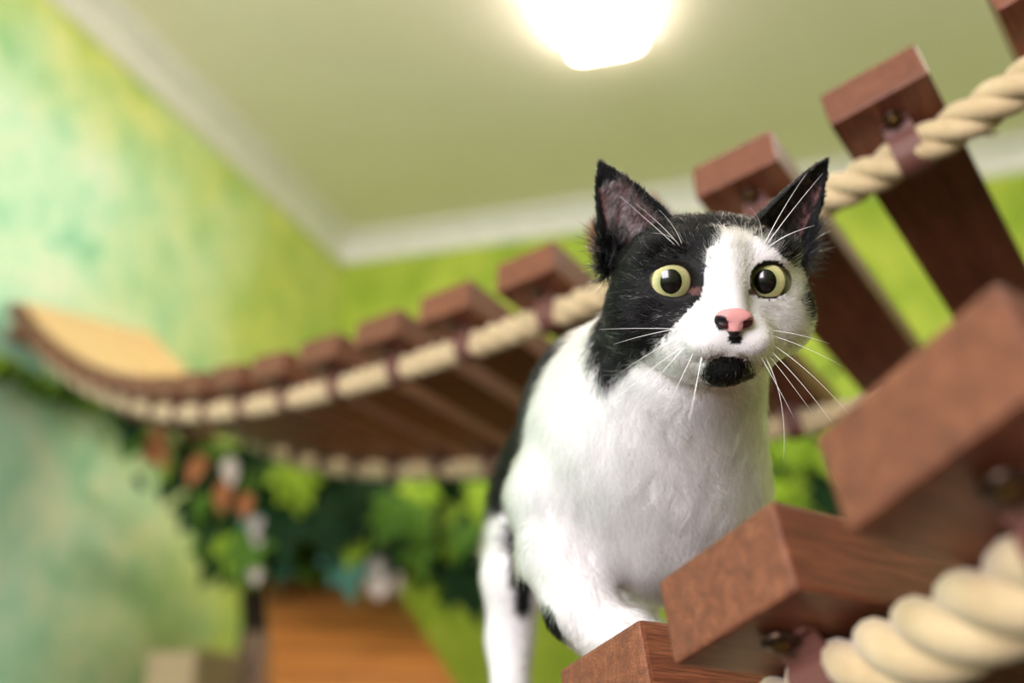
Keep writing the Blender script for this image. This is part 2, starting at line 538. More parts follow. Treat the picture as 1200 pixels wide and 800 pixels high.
# pale board lying on the planks at the wall end of the bridge
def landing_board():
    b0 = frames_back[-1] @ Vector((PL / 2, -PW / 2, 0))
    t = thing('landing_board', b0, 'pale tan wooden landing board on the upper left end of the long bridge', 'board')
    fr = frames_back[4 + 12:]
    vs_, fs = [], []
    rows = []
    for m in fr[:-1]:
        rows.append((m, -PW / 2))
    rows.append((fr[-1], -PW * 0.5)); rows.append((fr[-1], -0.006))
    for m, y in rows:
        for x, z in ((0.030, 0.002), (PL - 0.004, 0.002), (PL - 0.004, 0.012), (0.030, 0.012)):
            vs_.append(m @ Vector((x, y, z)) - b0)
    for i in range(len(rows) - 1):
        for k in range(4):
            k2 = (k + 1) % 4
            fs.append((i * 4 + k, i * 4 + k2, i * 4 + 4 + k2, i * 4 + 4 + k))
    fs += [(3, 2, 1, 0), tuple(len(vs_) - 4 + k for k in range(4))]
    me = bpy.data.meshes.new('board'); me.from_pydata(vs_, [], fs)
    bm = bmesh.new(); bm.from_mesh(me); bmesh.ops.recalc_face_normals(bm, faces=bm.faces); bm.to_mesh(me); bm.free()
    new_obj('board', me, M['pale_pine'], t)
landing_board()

# --- the bridge the cat stands on
def c2y(v):
    return Vector((v[0], v[2] * CP - v[1] * SP, v[1] * CP + v[2] * SP))
fA, fB, fC = c2y((0.0906, -0.0288, 0.2876)), c2y((0.0584, -0.0964, 0.3840)), c2y((0.0235, -0.1645, 0.4790))
front = [(fA, (0.876, 0.446, -0.150), (0.468, -0.798, 0.380)), (fB, (0.874, 0.479, -0.084), (0.480, -0.820, 0.314)),
         (fC, (0.868, 0.490, -0.060), (0.500, -0.815, 0.290))]
p = fA + Vector((0.46, -0.76, 0.46)).normalized() * 0.122
front.insert(0, (p, (0.88, 0.44, -0.16), (0.46, -0.76, 0.46)))
p = p + Vector((0.47, -0.72, 0.52)).normalized() * 0.122
front.insert(0, (p, (0.88, 0.45, -0.16), (0.47, -0.72, 0.52)))
p = fC
for k, wz in enumerate((0.25, 0.21, 0.17, 0.12, 0.07)):
    Wd = Vector((0.505, -0.82, wz)).normalized()
    p = p - Wd * 0.122
    front.append((p, (0.868, 0.495, -0.05 + 0.008 * k), Wd))
frames_front = [plank_frame(yaw2dir(q) + Vector((0, 0, H)), yaw2dir(L), yaw2dir(Wd)) for q, L, Wd in front]
front_bridge = rope_bridge(frames_front[-1].translation, frames_front, 'plank and rope bridge in the foreground that the cat stands on', 0.05, 0.05)
def thread(bridge, base, pts):
    new_obj('loose_thread', tube_mesh('loose_thread', catmull([Vector(p) - Vector(base) for p in pts], 6), [0.0012] * (6 * (len(pts) - 1)) + [0.0004], 5), M['rope'], bridge)
thread(front_bridge, frames_front[-1].translation, [view(1112, 748, 0.350), view(1100, 772, 0.346), view(1092, 790, 0.345), view(1094, 812, 0.345)])
thread(back_bridge, (-1.9, 1.9, H + 0.9), [view(1128, 136, 0.668), view(1142, 152, 0.662), view(1158, 158, 0.660), view(1170, 155, 0.660)])
PLANK_C, PLANK_D, PLANK_E = frames_front[4], frames_front[5], frames_front[6]

# ------------------------------------------------------------------ leaves
def leaf_mesh(name, size, mat, lobes):
    """folded leaf with a lobed or pointed outline; stem end at the origin, tip along +y"""
    if lobes:
        half = [(0.0, 0.0), (0.16, -0.10), (0.34, -0.02), (0.52, 0.16), (0.30, 0.28), (0.36, 0.46), (0.42, 0.62), (0.20, 0.62), (0.10, 0.84), (0.0, 1.05)]
    else:
        half = [(0.0, 0.0), (0.14, 0.10), (0.24, 0.30), (0.25, 0.52), (0.16, 0.78), (0.0, 1.0)]
    vs_, fs = [], []
    mid = []
    for k, (x, y) in enumerate(half):
        mid.append(len(vs_)); vs_.append((0, y * size, -0.06 * size * (y - 0.4) ** 2 * 4))
    L_, R_ = [], []
    for x, y in half:
        z = 0.28 * x * size - 0.10 * size * (y - 0.4) ** 2 * 3
        L_.append(len(vs_)); vs_.append((-x * size, y * size, z))
        R_.append(len(vs_)); vs_.append((x * size, y * size, z))
    for k in range(len(half) - 1):
        fs.append((mid[k], mid[k + 1], L_[k + 1], L_[k]))
        fs.append((mid[k], R_[k], R_[k + 1], mid[k + 1]))
    me = bpy.data.meshes.new(name); me.from_pydata(vs_, [], fs)
    bm = bmesh.new(); bm.from_mesh(me); bmesh.ops.remove_doubles(bm, verts=bm.verts, dist=1e-6)
    bmesh.ops.solidify(bm, geom=list(bm.faces), thickness=0.0008)
    bm.to_mesh(me); bm.free()
    me.materials.append(mat)
    return me
LEAF = {k: [leaf_mesh('leaf', 0.085, M['leaf_' + k], True), leaf_mesh('leaf', 0.085, M['leaf_' + k], False)] for k in ('dark', 'mid', 'lime', 'rust', 'pale', 'teal')}
def put_leaf(parent, base, at, kind, lobed, scale, face):
    """face: direction the upper side looks to; the tip hangs down"""
    z = Vector(face).normalized()
    d = Vector((random.uniform(-0.7, 0.7), random.uniform(-0.5, 0.5), -1))
    y = (d - z * d.dot(z)).normalized(); x = y.cross(z)
    m = Matrix((x * scale, y * scale, z * scale)).transposed().to_4x4()
    m.translation = Vector(at) - Vector(base)
    return new_obj('leaf', LEAF[kind][0 if lobed else 1], None, parent, m)
def kinds(w):
    ks, ws = zip(*w)
    return random.choices(ks, ws)[0]
TOCAM = lambda p: (Vector((0, 0, H)) - Vector(p)).normalized()
def leaf_face(p):
    return TOCAM(p) + Vector((random.uniform(-0.8, 0.8), random.uniform(-0.6, 0.4), random.uniform(-0.2, 0.9)))

# ------------------------------------------------------------------ artificial tree in the far left corner
tb = view(302, 790, 3.2); tb.z = 0.0
tree = thing('artificial_tree', tb, 'artificial tree with a dark trunk and mixed green, rust and pale leaves under the bridge', 'tree')
trunk_pts = [Vector((0, 0, 0)), Vector((0.01, 0, 0.5)), Vector((-0.02, 0.01, 0.95)), view(306, 735, 3.2) - tb, view(302, 690, 3.15) - tb, view(312, 630, 3.05) - tb, view(330, 580, 2.9) - tb]
tp = catmull(trunk_pts, 6)
new_obj('trunk', tube_mesh('trunk', tp, [0.10 - 0.065 * i / (len(tp) - 1) for i in range(len(tp))], 10), M['bark'], tree)
tips = []
for (qx, qy, qz), st in (((200, 520, 2.7), 4), ((255, 560, 2.6), 4), ((260, 640, 2.75), 3), ((345, 545, 2.6), 6), ((410, 575, 2.6), 5), ((470, 600, 2.5), 5),
                         ((540, 600, 2.4), 5), ((585, 640, 2.4), 5), ((360, 640, 2.7), 4), ((420, 640, 2.6), 4), ((250, 590, 2.8), 4), ((310, 560, 2.7), 5)):
    a = trunk_pts[st] if st < len(trunk_pts) else trunk_pts[-1]
    b = view(qx, qy, qz) - tb
    c = (a + b) / 2 + Vector((0, 0, 0.08))
    pp = catmull([a, c, b], 5)
    new_obj('branch', tube_mesh('branch', pp, [0.02 - 0.016 * i / (len(pp) - 1) for i in range(len(pp))], 6), M['bark'], tree)
    tips.append((qx, qy, qz))
def in_canopy(x, y):
    lo = np.interp(x, [150, 200, 260, 330, 420, 500, 560, 600], [492, 500, 515, 528, 540, 545, 548, 550])
    hi = np.interp(x, [150, 200, 235, 250, 300, 330, 380, 450, 500, 560, 600], [515, 540, 600, 640, 655, 665, 655, 640, 640, 650, 650])
    return lo < y < hi
cnt = 0
while cnt < 265:
    x, y = random.uniform(150, 605), random.uniform(490, 700)
    if not in_canopy(x, y) or (x < 235 and random.random() < 0.75):
        continue
    z = random.uniform(2.35, 2.95)
    k = kinds([('dark', 58), ('mid', 24), ('lime', 11), ('rust', 3), ('pale', 1), ('teal', 3)])
    p = view(x, y, z)
    put_leaf(tree, tb, p, k, random.random() < 0.7, random.uniform(1.0, 1.8), leaf_face(p))
    cnt += 1
for x, y, k, sc, lob in ((240, 545, 'rust', 1.1, 0), (268, 548, 'pale', 1.0, 0), (262, 575, 'rust', 1.1, 0), (290, 590, 'rust', 0.9, 0), (300, 618, 'pale', 1.0, 0), (292, 655, 'pale', 1.2, 0),
                         (270, 645, 'lime', 1.6, 1), (335, 565, 'lime', 1.6, 1), (350, 555, 'lime', 1.5, 1), (505, 600, 'rust', 1.5, 0), (400, 660, 'teal', 1.6, 1), (160, 510, 'dark', 0.9, 1), (158, 570, 'dark', 0.6, 0),
                         (335, 600, 'dark', 2.0, 1), (440, 590, 'dark', 2.0, 1), (470, 605, 'dark', 2.0, 1), (395, 605, 'dark', 2.0, 1), (480, 630, 'dark', 1.8, 1), (300, 640, 'mid', 1.6, 1), (420, 635, 'lime', 1.3, 1), (540, 668, 'dark', 2.2, 1), (560, 610, 'dark', 1.8, 1), (490, 575, 'lime', 1.5, 1), (570, 585, 'lime', 1.4, 1)):
    p = view(x, y - 14, 2.3)
    put_leaf(tree, tb, p, k, lob, sc * 0.9, TOCAM(p) + Vector((random.uniform(-0.3, 0.3), 0, 0.3)))
for i in range(44):
    x, y = random.uniform(455, 605), random.uniform(575, 690)
    if y > 640 and x < 500:
        continue
    p = view(x, y - 12, random.uniform(2.2, 2.5))
    put_leaf(tree, tb, p, kinds([('dark', 6), ('mid', 4), ('lime', 1)]), True, random.uniform(0.9, 1.5), leaf_face(p))
# pale blossom ball near the tip of a branch
bl = view(450, 668, 2.3)
for i in range(16):
    d = Vector((random.gauss(0, 1), random.gauss(0, 1), random.gauss(0, 1))).normalized()
    p = bl + d * 0.035
    put_leaf(tree, tb, p, 'pale', False, 0.75, d + TOCAM(p) * 0.3)

# ------------------------------------------------------------------ ivy vine on the far side, right of the cat
def on_wall(px, py, off):                   # sighted point on the back wall
    d = view(px, py, 1.0) - Vector((0, 0, H))
    return Vector((0, 0, H)) + d * ((YB - off) / d.y)
vb = on_wall(960, 470, 0.0)
vine = thing('ivy_vine', vb, 'green ivy vine climbing the lime wall right of the cat chest', 'ivy')
vp = catmull([on_wall(1010, 400, 0.008) - vb, on_wall(960, 455, 0.008) - vb, on_wall(925, 540, 0.008) - vb, on_wall(905, 600, 0.008) - vb, on_wall(890, 690, 0.008) - vb], 6)
new_obj('stem', tube_mesh('stem', vp, 0.008, 6), M['stem'], vine)
for i in range(46):
    x, y = random.uniform(870, 985), random.uniform(490, 640)
    p = on_wall(x, y, random.uniform(0.16, 0.26))
    put_leaf(vine, vb, p, kinds([('dark', 6), ('mid', 6), ('lime', 4)]), True, random.uniform(1.5, 2.2), leaf_face(p))

# ------------------------------------------------------------------ slatted wooden ramp rising to the back wall
r0, r1 = view(437, 815, 1.85), view(388, 678, 2.75)
ramp_dir = (r1 - r0).normalized()
side = Vector((ramp_dir.y, -ramp_dir.x, 0)).normalized()
side = (side + Vector((0, 0, -0.03))).normalized()
upv = side.cross(ramp_dir).normalized()
rampT = thing('slatted_ramp', (r0.x, r0.y, 0), 'honey coloured slatted wooden ramp rising below the bridge behind the tree trunk', 'ramp')
slat_me = box_mesh('slat', (-0.185, -0.027, -0.022), (0.185, 0.027, 0), 0.004)
slat_me.materials.append(M['ramp_wood'])
length = (r1 - r0).length
ns = 15
for i in range(ns):
    p = r0 + ramp_dir * (length * (i + 0.5) / ns)
    mm = Matrix((side, ramp_dir, upv)).transposed().to_4x4()
    mm.translation = p - Vector((r0.x, r0.y, 0)) + upv * random.uniform(-0.001, 0.001)
    new_obj('slat', slat_me, None, rampT, mm)
for s in (-1, 1):
    mm = Matrix((side, ramp_dir, upv)).transposed().to_4x4()
    mm.translation = r0 - Vector((r0.x, r0.y, 0)) + side * (0.14 * s)
    new_obj('rail', box_mesh('rail', (-0.018, 0, -0.066), (0.018, length, -0.017), 0.003), M['ramp_wood'], rampT, mm)
    for f in (0.12, 0.9):
        q = r0 + ramp_dir * length * f + side * 0.14 * s - upv * 0.05 - Vector((r0.x, r0.y, 0))
        new_obj('leg', box_mesh('leg', (q.x - 0.02, q.y - 0.02, 0), (q.x + 0.02, q.y + 0.02, q.z), 0.003), M['ramp_wood'], rampT)

# ------------------------------------------------------------------ carpeted cat tower in the corner
tw = view(235, 800, 2.75); tw.z = 0
tower = thing('cat_tower', tw, 'beige and taupe carpeted box tower at the foot of the left wall', 'cat tower')
topA, topB = view(230, 762, 2.65).z, view(272, 738, 2.85).z
new_obj('lower_box', box_mesh('lower_box', (-0.09, -0.14, 0), (0.07, 0.12, topA), 0.012), M['carpet_beige'], tower)
new_obj('tall_box', box_mesh('tall_box', (0.035, 0.13, 0), (0.23, 0.29, topB), 0.012), M['carpet_taupe'], tower)

# ------------------------------------------------------------------ wooden perch on the left wall under the bridge
pc = view(204, 494, 2.45)
perch = thing('wall_perch', pc, 'small pinkish wooden perch board beneath the far end of the bridge', 'wall shelf')
new_obj('board', box_mesh('board', (-0.13, -0.05, -0.012), (0.13, 0.05, 0.012), 0.004), M['plank'], perch, Matrix.Rotation(math.radians(20), 4, 'Y') @ Matrix.Rotation(math.radians(25), 4, 'X'))

# ------------------------------------------------------------------ leafy garland pinned along the left wall
def on_left(px, py, off):
    d = view(px, py, 1.0) - Vector((0, 0, H))
    return Vector((0, 0, H)) + d * ((XL + off) / d.x)
gb = on_left(120, 470, 0.0)
gar = thing('leaf_garland', gb, 'thin green leaf garland along the left wall just under the bridge end', 'garland')
gpix = [(-40, 418), (20, 436), (70, 456), (120, 478), (170, 502), (215, 520), (250, 530)]
gp = [on_left(x, y, 0.03) - gb for x, y in gpix]
new_obj('stem', tube_mesh('stem', catmull(gp, 5), 0.009, 6), M['stem'], gar)
for i in range(90):
    x = random.uniform(-40, 252)
    y = np.interp(x, [g[0] for g in gpix], [g[1] for g in gpix]) + random.uniform(-14, 4)
    p = on_left(x, float(y), random.uniform(0.05, 0.08))
    put_leaf(gar, gb, p, kinds([('mid', 6), ('lime', 3), ('dark', 2)]), random.random() < 0.4, random.uniform(0.5, 0.8), Vector((1, -0.4, 0.3)) + Vector((random.uniform(-0.2, 0.3), random.uniform(-0.4, 0.4), random.uniform(-0.3, 0.4))))

# ------------------------------------------------------------------ the cat
# shaped as one closed surface from blended volumes; coordinates: x right, y up, z along the lens axis (metres)
def axis_grid(lo, f0, f1, hi, fine, coarse):
    a = np.arange(lo, f0, coarse); b = np.arange(f0, f1, fine); c = np.arange(f1, hi + coarse, coarse)
    return np.concatenate([a, b, c]).astype(np.float32)
class Field:
    def __init__(s, xs, ys, zs):
        s.ax = (xs, ys, zs)
        s.d = np.full((len(xs), len(ys), len(zs)), 0.05, np.float32)
    def block(s, lo, hi):
        sl = tuple(slice(max(0, int(np.searchsorted(a, l)) - 1), int(np.searchsorted(a, h)) + 1) for a, l, h in zip(s.ax, lo, hi))
        g = np.meshgrid(*[a[q] for a, q in zip(s.ax, sl)], indexing='ij')
        return sl, g
    def union(s, fn, lo, hi, k):
        m = k * 1.5 + 0.012
        sl, g = s.block([v - m for v in lo], [v + m for v in hi])
        b = fn(*g).astype(np.float32); a = s.d[sl]
        h = np.clip(0.5 + 0.5 * (a - b) / k, 0, 1)
        s.d[sl] = a * (1 - h) + b * h - k * h * (1 - h)
    def cut(s, fn, lo, hi, k):
        sl, g = s.block([v - 0.01 for v in lo], [v + 0.01 for v in hi])
        b = -fn(*g).astype(np.float32); a = s.d[sl]
        h = np.clip(0.5 - 0.5 * (a - b) / k, 0, 1)
        s.d[sl] = a * (1 - h) + b * h + k * h * (1 - h)
    def mesh(s):
        d = s.d; X, Y, Z = s.ax
        sg = d < 0
        nx, ny, nz = d.shape
        acc = np.zeros((nx - 1, ny - 1, nz - 1), np.uint8)
        for i in (0, 1):
            for j in (0, 1):
                for k in (0, 1):
                    acc += sg[i:nx - 1 + i, j:ny - 1 + j, k:nz - 1 + k]
        ci, cj, ck = np.nonzero((acc > 0) & (acc < 8))
        idx = np.full((nx - 1, ny - 1, nz - 1), -1, np.int32)
        idx[ci, cj, ck] = np.arange(len(ci))
        P = np.zeros((len(ci), 3)); W = np.zeros(len(ci))
        corners = [(i, j, k) for i in (0, 1) for j in (0, 1) for k in (0, 1)]
        for a in corners:
            for b in corners:
                if a < b and sum(abs(p - q) for p, q in zip(a, b)) == 1:
                    da = d[ci + a[0], cj + a[1], ck + a[2]].astype(float); db = d[ci + b[0], cj + b[1], ck + b[2]].astype(float)
                    m = (da < 0) != (db < 0)
                    t = np.where(m, da / np.where(m, da - db, 1), 0)
                    pa = np.stack([X[ci + a[0]], Y[cj + a[1]], Z[ck + a[2]]], 1); pb = np.stack([X[ci + b[0]], Y[cj + b[1]], Z[ck + b[2]]], 1)
                    P += (pa + (pb - pa) * t[:, None]) * m[:, None]; W += m
        P /= W[:, None]
        faces = []
        for ax in range(3):
            s0 = [slice(None)] * 3; s1 = [slice(None)] * 3
            s0[ax] = slice(0, -1); s1[ax] = slice(1, None)
            A, B = sg[tuple(s0)], sg[tuple(s1)]
            e = np.stack(np.nonzero(A != B), 1)
            o1, o2 = [(1, 2), (2, 0), (0, 1)][ax]
            e = e[(e[:, o1] > 0) & (e[:, o2] > 0) & (e[:, o1] < d.shape[o1] - 1) & (e[:, o2] < d.shape[o2] - 1)]
            ins = A[tuple(e.T)]
            q = []
            for u, v in ((-1, -1), (0, -1), (0, 0), (-1, 0)):
                f = e.copy(); f[:, o1] += u; f[:, o2] += v
                q.append(idx[tuple(f.T)])
            q = np.stack(q, 1)
            q[~ins] = q[~ins][:, ::-1]
            faces.append(q)
        F = np.concatenate(faces)
        F = F[(F >= 0).all(1)]
        return P, F
def f_ell(c, r, R=None):
    c = np.array(c); r = np.array(r)
    def fn(x, y, z):
        p = np.stack([x - c[0], y - c[1], z - c[2]], -1)
        if R is not None:
            p = p @ R                               # columns of R are the axes
        k0 = np.sqrt(((p / r) ** 2).sum(-1)); k1 = np.sqrt(((p / r ** 2) ** 2).sum(-1)) + 1e-9
        return k0 * (k0 - 1) / k1
    return fn, c - max(r), c + max(r)
def f_cap(a, b, ra, rb):
    a, b = np.array(a, float), np.array(b, float)
    def fn(x, y, z):
        ab = b - a
        t = np.clip(((x - a[0]) * ab[0] + (y - a[1]) * ab[1] + (z - a[2]) * ab[2]) / (ab @ ab), 0, 1)
        return np.sqrt((x - a[0] - t * ab[0]) ** 2 + (y - a[1] - t * ab[1]) ** 2 + (z - a[2] - t * ab[2]) ** 2) - (ra + (rb - ra) * t)
    m = max(ra, rb)
    return fn, np.minimum(a, b) - m, np.maximum(a, b) + m

# head frame: x to the viewer's right, y up, z out of the face
HC = np.array([0.0975, 0.0265, 0.470])
HA = math.radians(0.8)
HX, HY, HZ = np.array([math.cos(HA), 0, math.sin(HA)]), np.array([0, 1.0, 0]), np.array([math.sin(HA), 0, -math.cos(HA)])
HR = np.stack([HX, HY, HZ], 1)
def hp(x, y, z):                                    # head centimetres -> metres in the lens frame
    return HC + (HX * x + HY * y + HZ * z) * 0.01
def to_head(P):
    return (P - HC) @ HR * 100
F = Field(axis_grid(-0.07, 0.028, 0.170, 0.20, 0.00125, 0.004), axis_grid(-0.35, -0.035, 0.100, 0.11, 0.00125, 0.004), axis_grid(0.405, 0.415, 0.515, 0.99, 0.00125, 0.0045))
def hell(c, r, k=0.006, rot=None):
    R_ = HR if rot is None else HR @ rot
    fn, lo, hi = f_ell(hp(*c), np.array(r) * 0.01, R_)
    F.union(fn, lo, hi, k)
# body first
BODY = [f_ell((0.075, -0.066, 0.545), (0.060, 0.072, 0.060)), f_ell((0.090, -0.090, 0.540), (0.050, 0.050, 0.048)),
        f_ell((0.058, -0.048, 0.585), (0.046, 0.055, 0.06)),
        f_cap((0.070, -0.066, 0.58), (0.054, -0.105, 0.76), 0.058, 0.056), f_ell((0.046, -0.120, 0.78), (0.054, 0.062, 0.058)),
        f_cap(hp(0, -1.2, -2.4), (0.078, -0.045, 0.535), 0.040, 0.055)]
for fn, lo, hi in BODY:
    F.union(fn, lo, hi, 0.02)
inv_cam = lambda v: np.array([Vector(v).dot(cam2dir((1, 0, 0))), Vector(v).dot(cam2dir((0, 1, 0))), Vector(v).dot(cam2dir((0, 0, 1)))])
def on_plank(frame, s, w, h=0.0):                   # a point on a plank's top, in the lens frame
    return inv_cam(frame @ Vector((s, -w, h)) - Vector((0, 0, H)))
def limb(pts, rad, k=0.012):
    for (a, ra), (b, rb) in zip(zip(pts, rad), zip(pts[1:], rad[1:])):
        fn, lo, hi = f_cap(a, b, ra, rb)
        F.union(fn, lo, hi, k)
def paw(frame, s, w):
    """rounded foot with four toes, pointing up the bridge"""
    c = on_plank(frame, s, w, 0.012)
    up = inv_cam(frame.to_3x3() @ Vector((0, 0, 1))); fw = inv_cam(frame.to_3x3() @ Vector((0, -1, 0))); sd = inv_cam(frame.to_3x3() @ Vector((1, 0, 0)))
    limb([c - fw * 0.006, c + fw * 0.012], [0.0125, 0.0125], 0.006)
    for i in range(4):
        o = (i - 1.5) * 0.0078
        t = c + fw * (0.021 - abs(i - 1.5) * 0.0022) + sd * o - up * 0.004
        limb([c + sd * o * 0.7 + fw * 0.006, t], [0.0075, 0.0078], 0.003)
    return c
pw = paw(PLANK_C, 0.033, 0.010)
limb([(0.030, -0.085, 0.540), (0.030, -0.118, 0.528), (0.036, -0.140, 0.508), pw], [0.030, 0.0225, 0.0165, 0.0135])
pw = paw(PLANK_C, 0.115, 0.018)
limb([(0.112, -0.105, 0.548), (0.114, -0.135, 0.545), pw], [0.030, 0.021, 0.0135])
pw = paw(PLANK_E, 0.100, 0.030)
limb([(0.020, -0.130, 0.755), (0.002, -0.178, 0.728), (-0.002, -0.225, 0.722), pw], [0.038, 0.024, 0.0165, 0.0135])
pw = paw(PLANK_E, 0.205, 0.030)
limb([(0.075, -0.135, 0.760), (0.085, -0.20, 0.735), (0.088, -0.26, 0.745), pw], [0.040, 0.026, 0.0165, 0.0135])
limb([(0.046, -0.110, 0.825), (0.052, -0.150, 0.870), (0.066, -0.205, 0.905), (0.085, -0.245, 0.935)], [0.020, 0.0125, 0.0115, 0.009], 0.01)
# head
hell((0, 0.1, -0.7), (4.55, 3.55, 4.0))
for s in (-1, 1):
    hell((s * 2.9, -1.4, -0.3), (2.1, 2.0, 2.4), 0.008)
    hell((s * 2.25, 1.55, 1.75), (1.45, 0.85, 1.0))
hell((0, -2.6, 0.9), (3.1, 2.1, 2.4), 0.008)
hell((0.1, -2.4, 2.5), (2.15, 1.5, 1.6))
for s in (-1, 1):
    hell((0.12 + s * 0.88, -2.62, 3.15), (1.18, 0.9, 1.0), 0.0025)
hell((0.05, -3.75, 2.45), (1.2, 0.9, 1.0), 0.003)
fn, lo, hi = f_cap(hp(0, 1.5, 2.35), hp(0.1, -1.4, 3.65), 0.0100, 0.0072)
F.union(fn, lo, hi, 0.007)
# ears: cupped triangular shells
EARS = []
for s, base, tip, nrm, hw in ((-1, (-3.45, 2.6, -0.9), (-5.3, 6.35, -1.3), (-0.25, 0.05, 1.0), 1.95), (1, (3.85, 2.6, -0.9), (6.05, 6.55, -1.3), (0.50, -0.05, 0.9), 1.85)):
    b, t = hp(*base), hp(*tip)
    u = t - b; hgt = np.linalg.norm(u); u = u / hgt
    n_ = HR @ np.array(nrm); n_ = n_ - u * (n_ @ u); n_ /= np.linalg.norm(n_)
    v = np.cross(u, n_)
    if v @ HX < 0:
        v = -v
    EARS.append((b, u, v, n_, hgt, hw * 0.01))
def ear_coords(e, x, y, z):
    b, u, v, n_, hgt, hw = e
    p = (x - b[0], y - b[1], z - b[2])
    dot = lambda q: p[0] * q[0] + p[1] * q[1] + p[2] * q[2]
    h, vv, w = dot(u), dot(v), dot(n_)
    t = np.clip(h / hgt, -0.3, 1.0)
    half = hw * np.clip(1 - t, 0.0, 1.3) ** 0.82 * (1 + 0.18 * np.clip(t, 0, 1)) + 0.0006
    cup = -0.62 * half * np.clip(1 - (vv / half) ** 2, -0.6, 1) + 0.003 * t
    return h, vv, w, t, half, cup
for e in EARS:
    def fn(x, y, z, e=e):
        h, vv, w, t, half, cup = ear_coords(e, x, y, z)
        d1 = np.abs(vv) - half
        d2 = (np.abs(w - cup) - 0.0016 - 0.0012 * (1 - t)) * 0.72
        d3 = np.maximum(h - e[4], -h - 0.010)
        return np.maximum(np.maximum(d1 * 0.8, d2), d3)
    c0 = e[0]; c1 = e[0] + e[1] * e[4]
    F.union(fn, np.minimum(c0, c1) - 0.024, np.maximum(c0, c1) + 0.024, 0.0035)
# eye openings, nostrils and the mouth line
EYE_L = [(-2.24, 0.20), (2.16, 0.20)]
for s, (ex, ey) in zip((-1, 1), EYE_L):
    a = math.radians(10 * s)
    rot = np.array([[math.cos(a), -math.sin(a), 0], [math.sin(a), math.cos(a), 0], [0, 0, 1.0]])
    fn, lo, hi = f_ell(hp(ex, ey - 0.03, 3.1), np.array((0.95, 0.80, 1.7)) * 0.01, HR @ rot)
    F.cut(fn, lo, hi, 0.0012)
    fn, lo, hi = f_cap(hp(ex - s * 0.5, ey - 0.36, 3.3), hp(ex - s * 1.08, ey - 0.66, 3.5), 0.0028, 0.0012)
    F.cut(fn, lo, hi, 0.0012)
for s in (-1, 1):
    fn, lo, hi = f_cap(hp(0.12 + 0.02 * s, -3.25, 4.2), hp(0.12 + 1.25 * s, -3.5, 3.0), 0.0011, 0.0009)
    F.cut(fn, lo, hi, 0.0012)
fn, lo, hi = f_cap(hp(0.12, -2.3, 4.3), hp(0.12, -3.25, 4.2), 0.0009, 0.0009)
F.cut(fn, lo, hi, 0.001)
CV, CF = F.mesh()
for _ in range(2):                                  # light smoothing
    S = np.zeros_like(CV); Wn = np.zeros(len(CV))
    for a, b in ((0, 1), (1, 2), (2, 3), (3, 0)):
        for p, q in ((a, b), (b, a)):
            np.add.at(S, CF[:, p], CV[CF[:, q]]); np.add.at(Wn, CF[:, p], 1)
    CV = CV * 0.5 + 0.5 * S / np.maximum(Wn, 1)[:, None]

# coat pattern
def inside(poly, x, y):
    r = np.zeros(x.shape, bool)
    n = len(poly)
    for i in range(n):
        (x0, y0), (x1, y1) = poly[i], poly[(i + 1) % n]
        c = ((y0 > y) != (y1 > y)) & (x < (x1 - x0) * (y - y0) / (y1 - y0 + 1e-12) + x0)
        r ^= c
    return r
BLAZE = [(838, 286), (847, 270), (868, 268), (888, 277), (908, 292), (924, 306), (936, 318), (941, 330), (938, 348), (944, 372), (970, 400), (970, 520), (690, 520), (700, 436),
         (734, 436), (748, 424), (762, 410), (784, 388), (804, 366), (822, 348), (826, 322), (829, 292)]
INX = ([370, 375, 425, 466, 541, 581, 640, 690, 715], [705, 700, 657, 630, 606, 610, 604, 614, 622])
def coat(P, jit=0.0):
    """white 1, black 0 for points of the cat's surface"""
    J = RNG.normal(0, 1, (len(P), 2)) * jit
    x, y, z = P.T
    px, py = 600 + 1120 * x / z + J[:, 0], 400 - 1120 * y / z + J[:, 1]
    h = to_head(P)
    hx, hy, hz = h.T
    head = (np.sqrt(hx ** 2 + (hy * 0.9) ** 2 + hz ** 2) < 6.6) & (hy > -5.0) & (hz > -5)
    head |= (hy > 1.5)
    w = np.ones(len(P))
    hb = ~inside(BLAZE, px, py) & (py < 436)
    hb |= (hz < -1.2) & (hy > -1.5) & (np.abs(hx) < 6)
    chin = ((px - 854) / 31) ** 2 + ((py - 436) / 19) ** 2 < 1
    chin &= hz > 0.8
    spot = (((px - 846) / 7) ** 2 + ((py - 381) / 6) ** 2 < 1) | (((px - 862) / 8) ** 2 + ((py - 397) / 7) ** 2 < 1)
    w[head & (hb | chin | (spot & (hz > 2)))] = 0
    body = ~head
    edge = np.interp(py, *INX)
    bb = body & (px < edge) & (z > 0.548) & (py < 600)
    bb |= body & (z > 0.585) & (py < 590 + (px - 598) * 2.5) & (y > -0.155)
    bb |= body & (z > 0.6) & (z < 0.9) & (((px - 612) / 15) ** 2 + ((py - 640) / 85) ** 2 < 1)
    bb |= body & (z > 0.8)
    ang = ((px - 645 - (py - 740) * 0.22) / 11) ** 2 + ((py - 742) / 34) ** 2 < 1
    bb |= body & ang & (z < 0.57)
    w[bb] = 0
    return w, head, h
def ear_inner(P):
    r = np.zeros(len(P), bool)
    for e in EARS:
        h, vv, w, t, half, cup = ear_coords(e, *P.T)
        r |= (t > 0.02) & (t < 0.72) & (np.abs(vv) < half * 0.70) & (w > cup) & (w < cup + 0.006)
    return r
def eye_zone(h, f):
    r = np.zeros(len(h), bool)
    for s, (ex, ey) in zip((-1, 1), EYE_L):
        a = math.radians(10 * s)
        dx, dy = h[:, 0] - ex, h[:, 1] - ey
        u, v = dx * math.cos(a) + dy * math.sin(a), -dx * math.sin(a) + dy * math.cos(a)
        r |= ((u / (0.96 * f)) ** 2 + (v / (0.82 * f)) ** 2 < 1) & (h[:, 2] > 0.6)
    return r
